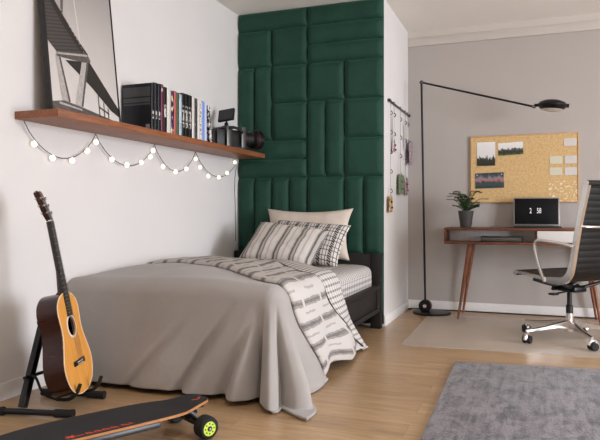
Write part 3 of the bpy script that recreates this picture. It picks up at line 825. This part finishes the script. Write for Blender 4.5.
# desk
DX0, DX1, DY0, DY1 = 1.678, 3.00, 5.372, 5.84
dk = thing('desk', 'walnut writing desk with open shelf and splayed legs against the grey wall', 'desk', ((DX0+DX1)/2, (DY0+DY1)/2, 0))
do = Vector(dk.location)
def dbox(nm, boxes, m, bev=.002, parent=dk):
    b = MB()
    for a, c in boxes: b.box(Vector(a)-do, Vector(c)-do, bev)
    return b.build(nm, m, parent)
dbox('desktop', [((DX0, DY0, .756), (DX1, DY1, .776))], M_desk)
dbox('bottom_panel', [((DX0, DY0, .640), (DX1, DY1, .660))], M_desk)
for x in (DX0, DX1-.02): dbox('side_panel', [((x, DY0, .6605), (x+.02, DY1, .7555))], M_desk)
dbox('brightening_panel', [((DX0+.021, 5.575, .661), (2.399, 5.583, .755))], plain('pale_brightening_panel', '#efece8', .6))  # pale sheet added to brighten the compartment, otherwise open to the wall
dbox('divider', [((2.40, DY0+.02, .6605), (2.415, DY1, .7555))], M_desk)
M_lacq = plain('white_lacquer', '#dcd8d4', .35, var=.02)
dr = dbox('drawer', [((2.417, DY0+.001, .665), (2.976, DY0+.35, .7545))], M_lacq)
dbox('knob', [((2.69, DY0-.007, .722), (2.702, DY0+.002, .734))], M_blackm, parent=dr)
for sx, x in ((-1, 1.885), (1, 2.79)):
    for sy, y in ((-1, 5.44), (1, 5.76)):
        b = MB(); t = Vector((x, y, .640))-do; f = Vector((x+sx*.095, y+sy*.04, .0045 if sy < 0 else 0))-do
        b.tube([t, t+(f-t)*.1, f], [.021, .021, .009], 16); b.build('leg', M_leg, dk)
b = MB(); b.box((0, 0, 0), (.33, .17, .045), .004); o = b.build('media_box', plain('dark_device_metal', '#1e1c1c', .35, .3), loc=(1.975, 5.385, .6605))
tag(o, 'flat dark media box lying in the open shelf of the desk', 'electronic device')
b = MB(); b.box((.008, -.001, .006), (.322, .002, .036), .0005); b.build('front_panel', plain('grey_front', '#57524d', .3, .4), o)

# laptop
lt = thing('laptop', 'open laptop showing a clock on its dark screen on the walnut desk', 'laptop', (2.415, 5.60, .777), (0, 0, math.radians(2)))
M_alu = plain('grey_aluminium', '#8f8b87', .35, .8, var=.02)
b = MB(); b.box((-.185, -.125, 0), (.185, .125, .014), .004); bs = b.build('base', plain('dark_laptop_base', '#232222', .4), lt)
b = MB(); b.box((-.165, -.02, .0138), (.165, .10, .0152), .0004); b.build('keyboard', M_blackp, bs)
LM = Matrix.Translation((0, .122, .012)) @ Matrix.Rotation(math.radians(-8), 4, 'X')
b = MB(); b.box((-.187, -.005, 0), (.187, .005, .248), .003, LM); lid = b.build('lid', M_alu, lt)
scr = NT('laptop_screen', .45, spec=.15); scr.col('#050505'); scr.b.inputs['Emission Color'].default_value = lin('#0c0c0e'); scr.b.inputs['Emission Strength'].default_value = .4
b = MB(); b.box((-.176, -.0062, .016), (.176, -.0045, .238), .0004, LM); screen = b.build('screen', scr.m, lid)
digm = NT('clock_digit', .5); digm.col('#d8d8d8'); digm.b.inputs['Emission Color'].default_value = lin('#e8e8e8'); digm.b.inputs['Emission Strength'].default_value = .35
dg = bpy.context.evaluated_depsgraph_get()
def text(s, x, size):
    cu = bpy.data.curves.new('clock_text', 'FONT'); cu.body = s; cu.size = size; cu.align_x = 'CENTER'; cu.align_y = 'CENTER'; cu.extrude = .0003
    to = bpy.data.objects.new('clock_text', cu); COL.objects.link(to)
    bpy.context.view_layer.update()
    me = bpy.data.meshes.new_from_object(to.evaluated_get(bpy.context.evaluated_depsgraph_get()))
    bpy.data.objects.remove(to); me.name = 'clock_digits'
    T = LM @ Matrix.Translation((x, -.0068, .130)) @ Matrix.Rotation(PI/2, 4, 'X') @ Matrix.Diagonal((.52, .9, 1, 1))
    me.transform(T); me.materials.clear(); me.materials.append(digm.m)
    o = bpy.data.objects.new('clock_digits', me); COL.objects.link(o); o.parent = screen
text('2', -.046, .072); text('58', .022, .072)

# potted fern
pf = thing('potted_fern', 'small green fern in a dark grey tapered pot on the desk', 'plant', (1.835, 5.60, .7765))
b = MB(); b.lathe([(.044, 0), (.047, .002), (.066, .138), (.0665, .145), (.061, .145), (.058, .125)], seg=36); b.build('pot', plain('dark_grey_ceramic', '#3f3d3c', .6), pf)
b = MB(); b.lathe([(.058, .124), (.03, .130), (.002, .132)], caps=False); b.build('soil', plain('potting_soil', '#241a13', .95, var=.3, scale=150), pf)
m = NT('fern_leaf', .5); m.col(m.ramp(m.noise(m.coord(), 40), [(.3, '#1c3018'), (.7, '#3a5428')])); M_fern = m.m
random.seed(11)
for k in range(26):
    a = k*2.4+random.uniform(-.3, .3); L = random.uniform(.08, .17); up = random.uniform(.03, .17)
    if k == 3: a, L, up = 0.35, .19, .10
    d = Vector((math.cos(a), math.sin(a)*.85, 0)); w = Vector((-d.y, d.x, 0)).normalized()
    if d.y*L > .12: L *= .7
    pts = [Vector((0, 0, .128))+d*(L*t)+Vector((0, 0, up*math.sin(min(1, t*1.15)*PI*.62)+.03*t)) for t in [q/12 for q in range(13)]]
    b = MB(); b.tube(pts, [.0016]*8+[.0012]*5, 5)
    for j in range(2, 13):
        ln = .036*math.sin(PI*min(.97, (j-1)/12))**.7+.006
        t = (pts[min(j+1, 12)]-pts[j-1]).normalized()
        for sg in (-1, 1):
            tip = pts[j]+w*sg*ln+t*ln*.45+Vector((0, 0, -.008))
            mid = pts[j]*.5+tip*.5+Vector((0, 0, .004)); wd = t*.0062
            b.raw([pts[j], mid-wd, tip, mid+wd, mid+Vector((0, 0, -.0012))], [(0, 1, 2), (0, 2, 3), (0, 4, 1), (1, 4, 2), (2, 4, 3), (3, 4, 0)])
    b.build('frond', M_fern, pf, sharp=60)

# cork board
cb = thing('cork_board', 'large cork pin board with pale wood edge on the grey wall above the desk', 'pin board', (1.852, YB, .995))
cork = NT('cork', .85, spec=.2); v = cork.coord()
vor = cork.n('ShaderNodeTexVoronoi'); vor.inputs['Scale'].default_value = 130; cork.lk(v, vor.inputs['Vector'])
c = cork.ramp(cork.noise(v, 55, 4, .7), [(.3, '#c09d6b'), (.5, '#cfae7b'), (.7, '#dabb8a')])
c = cork.mix(cork.math('MULTIPLY', cork.math('GREATER_THAN', cork.noise(v, 85, 2), .66), .5), c, '#8a6a42')
x, y, z = cork.sep(v)
reg = cork.math('MULTIPLY', cork.math('GREATER_THAN', x, .655), cork.math('LESS_THAN', z, .185))
spk = cork.math('MULTIPLY', reg, cork.math('GREATER_THAN', cork.noise(v, 48, 2), .58))
c = cork.mix(cork.math('MULTIPLY', spk, .75), c, '#efe3cf')
cork.col(c); cork.bump(cork.noise(v, 120, 3), .3, .003)
b = MB(); b.box((.008, -.020, .008), (.892, -.001, .592)); b.build('cork_sheet', cork.m, cb)
b = MB()
for a, d in (((0, -.026, 0), (.9, -.001, .009)), ((0, -.026, .591), (.9, -.001, .6)), ((0, -.026, .009), (.009, -.001, .591)), ((.891, -.026, .009), (.9, -.001, .591))): b.box(a, d, .001)
b.build('frame', wood('pine_edge', '#b88c55', '#c99d63', '#d6ae77', (3, 3, 3)), cb)

def photo_mat(name, stops, nscale=5, amp=.18, tint=None):
    m = NT(name, .35); uv = m.coord('UV'); x, y, _ = m.sep(uv)
    f = m.math('ADD', y, m.math('MULTIPLY_ADD', m.noise(m.mapping(uv, (1.4, .5, 1)), nscale, 5, .6), amp, -amp/2))
    c = m.ramp(f, stops)
    if tint:
        c = m.mix(m.math('MULTIPLY', m.math('GREATER_THAN', m.noise(uv, tint[1], 4), .55), tint[2]), c, tint[0])
    m.col(c); return m.m
P1 = photo_mat('photo_treeline', [(0, '#1c2014'), (.28, '#2b2f20'), (.33, '#40453a'), (.36, '#d9d7d4'), (1, '#e3e1df')], 6, .7)
P2 = photo_mat('photo_hills', [(0, '#5f6a2e'), (.12, '#2c2f1e'), (.34, '#20241d'), (.46, '#5b5e5c'), (.52, '#dcdad8'), (1, '#e6e4e3')], 5, .8)
P3 = photo_mat('photo_sunset_sea', [(0, '#1b2a2c'), (.25, '#2f4a48'), (.4, '#28393b'), (.5, '#a06a66'), (.62, '#8d7d86'), (.75, '#4a5560'), (1, '#22282e')], 4, .8)
def pinned(name, label, cat, x, z, w, h, m, rot=0, group=None, pin=True):
    o = thing(name, label, cat, (x+w/2, YB-.021, z+h/2), (0, rot, 0), group)
    b = MB()
    b.grid(lambda u, v: (-w/2+w*u, -.0012-.004*(1-v)**2, -h/2+h*v), 8, 8, lambda u, v: (u, v)); b.grid(lambda u, v: (-w/2+w*u, -.0004-.004*(1-v)**2, -h/2+h*v), 8, 8, lambda u, v: (u, v)); b.build('sheet', m, o, sharp=180)
    return o
def pins(o, P):
    for x, z in P:
        b = MB(); b.lathe([(.004, 0), (.0025, .004), (.0045, .008), (.003, .009)], frame_to((x, -.003, z), (0, -1, 0)), 10); b.build('push_pin', M_trim, o)
pinned('photo_print', 'tall photo of dark trees under white sky pinned at top left of the cork board', 'photo', 1.908, 1.327, .158, .213, P1)
pinned('photo_print', 'wide photo of green hills under white sky pinned on the cork board', 'photo', 2.092, 1.417, .210, .112, P2, math.radians(-2.5))
o = pinned('photo_print', 'photo of a dark sunset sea pinned low on the cork board', 'photo', 1.892, 1.125, .248, .138, P3, math.radians(-1.5)); pins(o, [(-.106, .052), (.106, .052)])
nm = [plain('pale_paper', '#cbc6c0', .8, var=.03), plain('cream_paper', '#ccc7b0', .8, var=.03)]
gl = plain('note_handwriting', '#a9a49c', .8)
for label, x, z, w, h, k in (('white paper note at the top right of the cork board, above the four other notes', 2.634, 1.480, .102, .068, 0),
        ('cream note, upper left of the four grouped on the cork board', 2.522, 1.329, .100, .067, 1), ('white note, upper right of the four grouped on the cork board', 2.641, 1.329, .098, .068, 0),
        ('cream note, lower left of the four grouped on the cork board', 2.520, 1.230, .100, .067, 1), ('white note, lower right of the four grouped on the cork board', 2.641, 1.228, .098, .068, 0)):
    pinned('paper_note', label, 'note', x, z, w, h, nm[k], group='paper notes on the cork board')

# floor lamp
fl = thing('floor_lamp', 'tall black floor lamp with hinged arm in the corner beside the desk', 'floor lamp', (1.535, 5.64, 0))
fo = Vector(fl.location)
b = MB(); b.lathe([(.165, 0), (.168, .003), (.168, .012), (.160, .018), (.02, .022)], seg=48); b.build('base', M_blackm, fl)
pb, pt_ = Vector((1.480, 5.62, .075))-fo, Vector((1.449, 5.60, 2.070))-fo
b = MB(); M = frame_to(pb+Vector((0, .03, -.005)), (0, -1, 0)); b.lathe([(.05, 0), (.056, .006), (.056, .054), (.05, .06), (.02, .061)], M, 32); ct = b.build('counterweight', M_blackm, fl)
b = MB(); b.lathe([(.016, .061), (.016, .064), (.004, .065)], M, 16); b.build('hinge_cap', M_chrome, ct)
b = MB(); b.rod(pb, pt_, .0095); b.build('pole', M_blackm, fl)
he = Vector((2.392, 5.47, 1.775))-fo
b = MB(); b.rod(pt_, he, .0085); b.build('arm', M_blackm, fl)
b = MB(); b.ball(pt_, .019); b.build('elbow_joint', M_grip, fl)
hd = thing('x', None, None) if False else None
HMx = Matrix.Translation(he+Vector((.140, -.02, -.002))) @ Matrix.Diagonal((.86, .86, 1.15, 1)) @ Matrix.Rotation(math.radians(4), 4, 'Y')
b = MB(); b.lathe([(.06, -.032), (.10, -.028), (.128, -.008), (.132, .004), (.115, .022), (.07, .036), (.001, .040)], HMx, 40, caps=False); b.rod(HMx @ Vector((-.16, .012, 0)), HMx @ Vector((-.11, .008, 0)), .012); b.rod(HMx @ Vector((.115, -.0, .002)), HMx @ Vector((.145, -.0, .002)), .016)
hd = b.build('lamp_head', M_blackm, fl, recalc=True)
b = MB(); b.lathe([(.098, -.028), (.06, -.040), (.001, -.042)], HMx, 32, caps=False); b.build('diffuser', plain('frosted_diffuser', '#cfccc8', .4), hd)
b = MB(); b.ball(he+Vector((.0, 0, 0)), .016); b.build('head_joint', M_steel, fl)
b = MB(); cc = [(1.40, 5.62, .04), (1.36, 5.68, .03), (1.31, 5.74, .008), (1.305, 5.83, .006), (1.45, 5.852, .006), (1.8, 5.852, .006), (2.4, 5.852, .006), (3.0, 5.852, .006)]
b.tube(spline([Vector(p)-fo for p in cc], 6), .0045, 6); b.build('power_cord', M_blackp, fl)

# hook rail with hanging keepsakes on the nook wall
hr = thing('hook_rail', 'slim dark metal rail with hanging clip chains on the white nook wall', 'wall rail', (W, 5.43, 1.82))
b = MB(); b.box((.004, -.445, -.009), (.016, .455, .009), .003); b.build('rail', M_grip, hr)
for y in (-.43, .44): MB().box((.0005, y-.012, -.012), (.022, y+.012, .012), .003).build('bracket', M_blackm, hr)
M_wire = plain('wire_steel', '#8d8a87', .35, .9)
chains = {'a': (-.40, .80), 'b': (-.27, .33), 'c': (-.01, .62), 'd': (.21, .60), 'e': (.33, .36)}
for k, (y, ln) in chains.items():
    b = MB(); b.rod((.019, y, 0), (.019, y, -ln), .0016, seg=6)
    b.tube(spline([(.012, y, .012), (.022, y, .008), (.022, y, -.01)], 5), .003, 6); o = b.build('hanging_wire', M_wire, hr)
    for j in range(int(ln/.16)):
        z = -.08-.16*j
        b = MB(); b.tube(spline([(.019, y, z), (.030, y+.006, z-.012), (.030, y+.003, z-.03), (.019, y-.006, z-.034)], 5), .0032, 6); b.build('clip', M_blackm, o)
    if k in 'bde' or k == 'a':
        b = MB(); b.box((.020, y-.022, -min(ln, .34)), (.022, y+.018, -.12), .0005); b.build('sleeve', plain('frosted_sleeve', '#c9c6c2', .3), o) if k != 'a' else b.bm.free()
def dangle(name, label, cat, y, z0, z1, w, c, accent, n=3, rx=0):
    o = thing(name, label, cat, (W+.024+(.014 if rx else 0), y, z1), (rx, 0, 0), None)
    m = NT(name+'_print', .5); f = m.noise(m.coord(), 45, 3); st = [(0, c[0])]+[(.42+.1*i, q) for i, q in enumerate(c[1:])]
    m.col(m.ramp(f, st, 'CONSTANT'))
    b = MB(); h = z1-z0
    t = bmesh.new()
    b.prism([(-w/2, -h+.01), (-w/2+.012, -h), (w/2-.008, -h+.006), (w/2, -.02), (w/2-.012, -.004), (-w/2+.01, -.002)], 0, .006, GM, .001); b.build('tag', m.m, o)
    b = MB(); b.tube([(.003+.0, .009*math.cos(a), .006+.009*math.sin(a)) for a in [q*PI/6 for q in range(12)]], .0015, 6, closed=True); b.build('split_ring', M_wire, o)
    b = MB(); b.ball((.010, -.01, -h*.35), .011); b.ball((.010, .012, -h*.7), .009); b.build('charm', plain(name+'_charm', accent, .4), o)
    return o
dangle('key_fob', 'orange and brown fob hanging lowest on the white nook wall', 'key fob', 5.00, .905, 1.04, .12, ['#c8953f', '#d9b98a', '#5a3b22'], '#3a2a1d')
dangle('photo_tag', 'small pink and dark charm hanging high at left on the nook wall', 'charm', 5.14, 1.40, 1.50, .07, ['#b98b93', '#4b3238', '#d8c9c6'], '#7c2f3a')
dangle('lanyard', 'purple patterned ribbon hanging at the right edge of the nook wall', 'ribbon', 5.77, 1.35, 1.56, .17, ['#8b7a9a', '#b9a8b8', '#5d4b6b', '#cdbb9a'], '#c9a95a', rx=math.radians(14))
dangle('greeting_card', 'green leafy card hanging mid height on the nook wall', 'card', 5.43, 1.06, 1.24, .22, ['#55664a', '#8fa27c', '#2f3d2b', '#c2c9ad'], '#40573a')
dangle('key_ring', 'red and dark trinkets hanging right of the green card', 'trinket', 5.68, 1.06, 1.22, .10, ['#7a3a42', '#3a2c33', '#c7b6b6'], '#b03040')

# ------------------------------------------------------------------ desk chair
ch = thing('desk_chair', 'black ribbed leather office chair with chrome frame, facing the desk', 'chair', (2.628, 4.79, 0.004), (0, 0, math.radians(135)))
# local: +x forward, +y to the sitter's left, z up
M_lea = NT('black_leather', .5); M_lea.col('#0f0d0c'); M_lea.b.inputs['Specular IOR Level'].default_value = .3; M_lea.bump(M_lea.noise(M_lea.coord(), 180, 3), .2, .002); M_lea = M_lea.m
side_p = spline([(.262, 0, .452), (.245, 0, .468), (.15, 0, .462), (.02, 0, .446), (-.10, 0, .438), (-.175, 0, .446), (-.222, 0, .49), (-.245, 0, .56), (-.268, 0, .68), (-.305, 0, .85), (-.343, 0, 1.0), (-.364, 0, 1.08), (-.374, 0, 1.097)], 14)
# arc length
al = [0]
for p, q in zip(side_p, side_p[1:]): al.append(al[-1]+(q-p).length)
TL = al[-1]
def on_path(t):
    L = t*TL
    for i in range(len(al)-1):
        if L <= al[i+1] or i == len(al)-2:
            f = (L-al[i])/max(1e-9, al[i+1]-al[i]); p = side_p[i].lerp(side_p[i+1], f)
            a, c = side_p[max(0, i-2)], side_p[min(len(al)-1, i+3)]; d = (c-a).normalized()
            return p, Vector((d.z, 0, -d.x))                  # normal pointing down/back
NR = 27
def sling(t0, t1, name, HW=.232):
    b = MB()
    def surf(sgn):
        def f(u, v):
            t = t0+(t1-t0)*u; p, nr = on_path(t); rib = abs(math.sin(PI*NR*t))**.5
            off = (.007+.0035*rib)*sgn*min(1, min(v, 1-v)*18+.35)
            return p+nr*off+Vector((0, (2*v-1)*HW, 0))
        return f
    nu = int((t1-t0)*NR*8)
    for sg in (-1, 1): b.grid(surf(sg), nu, 12)
    bmesh.ops.remove_doubles(b.bm, verts=b.bm.verts[:], dist=.0002)
    return b.build(name, M_lea, ch, sharp=60, recalc=True)
tmid = .36
sling(0.005, tmid, 'seat'); sling(tmid, .995, 'backrest')
for sg in (-1, 1):
    b = MB(); Y = sg*.243
    P = [on_path(k/70) for k in range(1, 70)]
    vs = []; fs = []
    for i, (p, nr) in enumerate(P):
        wd = .009+.008*smooth(12, 22, i)+.008*math.exp(-((i-25)/7)**2)
        for (oy, on) in ((-.013, -wd), (.013, -wd), (.013, wd), (-.013, wd)): vs.append((p+nr*on+Vector((0, Y+oy, 0)))[:])
    for i in range(len(P)-1):
        for k in range(4): fs.append((i*4+k, i*4+(k+1) % 4, i*4+4+(k+1) % 4, i*4+4+k))
    fs += [(0, 1, 2, 3), tuple(len(vs)-4+k for k in range(4))]
    b.raw(vs, fs); b.build('side_frame', M_chrome, ch, sharp=50, recalc=True)
    b = MB()
    A = spline([(-.02, Y+sg*.012, .425), (.0, Y+sg*.03, .50), (.032, Y+sg*.045, .64), (.030, Y+sg*.048, .692), (-.008, Y+sg*.048, .708), (-.10, Y+sg*.046, .703), (-.21, Y+sg*.036, .692), (-.268, Y+sg*.014, .675)], 8)
    b.tube(A, .0115, 12); b.build('armrest', M_chrome, ch)
for t, nm in ((.012, 'front_bar'), (.99, 'top_bar')):
    p, nr = on_path(t); b = MB(); b.rod((p.x, -.252, p.z), (p.x, .252, p.z), .019, seg=16); o = b.build(nm, M_lea, ch)
    for sg in (-1, 1): b = MB(); b.rod((p.x, sg*.252, p.z), (p.x, sg*.258, p.z), .0175, seg=16); b.build('end_cap', M_chrome, o)
p, nr = on_path(.74)
b = MB(); b.tube(spline([(p.x, -.243, p.z), (p.x-.03, -.20, p.z-.004), (p.x-.042, -.08, p.z-.006), (p.x-.042, .08, p.z-.006), (p.x-.03, .20, p.z-.004), (p.x, .243, p.z)], 8), .0095, 12); b.build('back_brace', M_chrome, ch)
b = MB()
for xx in (.10, -.13):
    b.tube(spline([(xx, -.235, .43), (xx*.7, -.12, .395), (xx*.5, 0, .375), (xx*.7, .12, .395), (xx, .235, .43)], 8), .012, 10)
b.build('seat_brace', M_blackm, ch)
b = MB(); b.box((-.10, -.06, .345), (.11, .06, .385), .012); b.rod((.06, -.14, .36), (.06, .10, .36), .012); b.ball((.06, -.145, .36), .022); b.rod((-.05, .06, .355), (-.07, .22, .345), .006); b.box((-.095, .20, .338), (-.045, .25, .352), .004)
b.build('tilt_mechanism', M_blackm, ch)
b = MB(); b.rod((0, 0, .19), (0, 0, .35), .017); b.lathe([(.024, .185), (.024, .245), (.018, .25)]); b.build('gas_column', M_blackp, ch)
b = MB(); b.lathe([(.022, .055), (.026, .06), (.030, .10), (.026, .15), (.024, .19)]); b.build('hub', M_chrome, ch)
world_ang = [math.atan2(4.621-4.83, 2.328-2.6)+k*2*PI/5 for k in range(5)]
for k in range(5):
    a = world_ang[k]-math.radians(135); d = Vector((math.cos(a), math.sin(a), 0)); e = Vector((-d.y, d.x, 0))
    M = Matrix((d, e, Vector((0, 0, 1)))).transposed().to_4x4()
    b = MB(); vs = []; fs = []
    for (r, w, z0, z1) in ((.015, .020, .085, .145), (.10, .016, .092, .130), (.22, .013, .085, .108), (.345, .011, .078, .096), (.36, .008, .078, .094)):
        for q in ((-w, z0), (w, z0), (w, z1-.004), (w*.5, z1), (-w*.5, z1), (-w, z1-.004)): vs.append((r, q[0], q[1]))
    for i in range(4):
        for q in range(6): fs.append((i*6+q, i*6+(q+1) % 6, i*6+6+(q+1) % 6, i*6+6+q))
    fs += [tuple(range(6)), tuple(24+q for q in range(6))]
    b.raw(vs, fs, M); lg = b.build('base_leg', M_chrome, ch, sharp=40, recalc=True)
    CM = M @ Matrix.Translation((.345, 0, 0)) @ Matrix.Rotation(.5+k*1.3, 4, 'Z')
    b = MB(); b.rod((0, 0, .058), (0, 0, .085), .007, M=CM); b.tube([CM @ Vector((.012+.030*math.cos(q), 0, .030+.031*math.sin(q))) for q in [PI*j/8-.15 for j in range(9)]], .013, 8); b.build('caster_hood', M_chrome, lg)
    for sg in (-1, 1):
        b = MB(); b.lathe([(.010, -.010), (.025, -.010), (.0275, -.006), (.0275, .006), (.025, .010), (.008, .011)], CM @ Matrix.Translation((.012, sg*.017, .0275)) @ Matrix.Rotation(PI/2, 4, 'X'), 24); b.build('caster_wheel', M_rubber, lg)

# ------------------------------------------------------------------ light
w = bpy.data.worlds.new('World'); sc.world = w; w.use_nodes = True
bg = w.node_tree.nodes['Background']; bg.inputs['Color'].default_value = lin('#e4ecf6'); bg.inputs['Strength'].default_value = 1.0
def area(name, loc, size, energy, target, color='#ffffff'):
    l = bpy.data.lights.new(name, 'AREA'); l.shape = 'RECTANGLE'; l.size, l.size_y = size; l.energy = energy; l.color = lin(color)[:3]
    o = bpy.data.objects.new(name, l); COL.objects.link(o); o.location = loc
    o.rotation_euler = (Vector(target)-Vector(loc)).to_track_quat('-Z', 'Z').to_euler(); return o
area('window_daylight', (XR+.2, (wy0+wy1)/2, (wz0+wz1)/2), (3.7, 1.8), 440, (0, (wy0+wy1)/2, 1.0), '#f3f6ff')
area('overhead_fill', (2.7, 1.2, 2.58), (1.2, 1.2), 20, (2.7, 1.2, 0), '#fff8f2')  # added soft fill from above, no actual fixture there

# ------------------------------------------------------------------ camera
cd = bpy.data.cameras.new('photo_camera'); co = bpy.data.objects.new('photo_camera', cd); COL.objects.link(co)
co.location = (2.399, 0, .9); co.rotation_euler = (PI/2, 0, math.radians(20.663))
cd.sensor_width = 36; cd.sensor_fit = 'HORIZONTAL'; cd.lens = 622.8/600*36; cd.shift_y = -(220-213.117)/600; cd.clip_start = .05
sc.camera = co
vs_ = sc.view_settings; vs_.view_transform = 'Standard'; vs_.look = 'None'; vs_.gamma = 1; vs_.exposure = .27; vs_.use_curve_mapping = False
sc.cycles.use_denoising = True; sc.cycles.max_bounces = 8; sc.cycles.diffuse_bounces = 5; sc.cycles.sample_clamp_indirect = 6
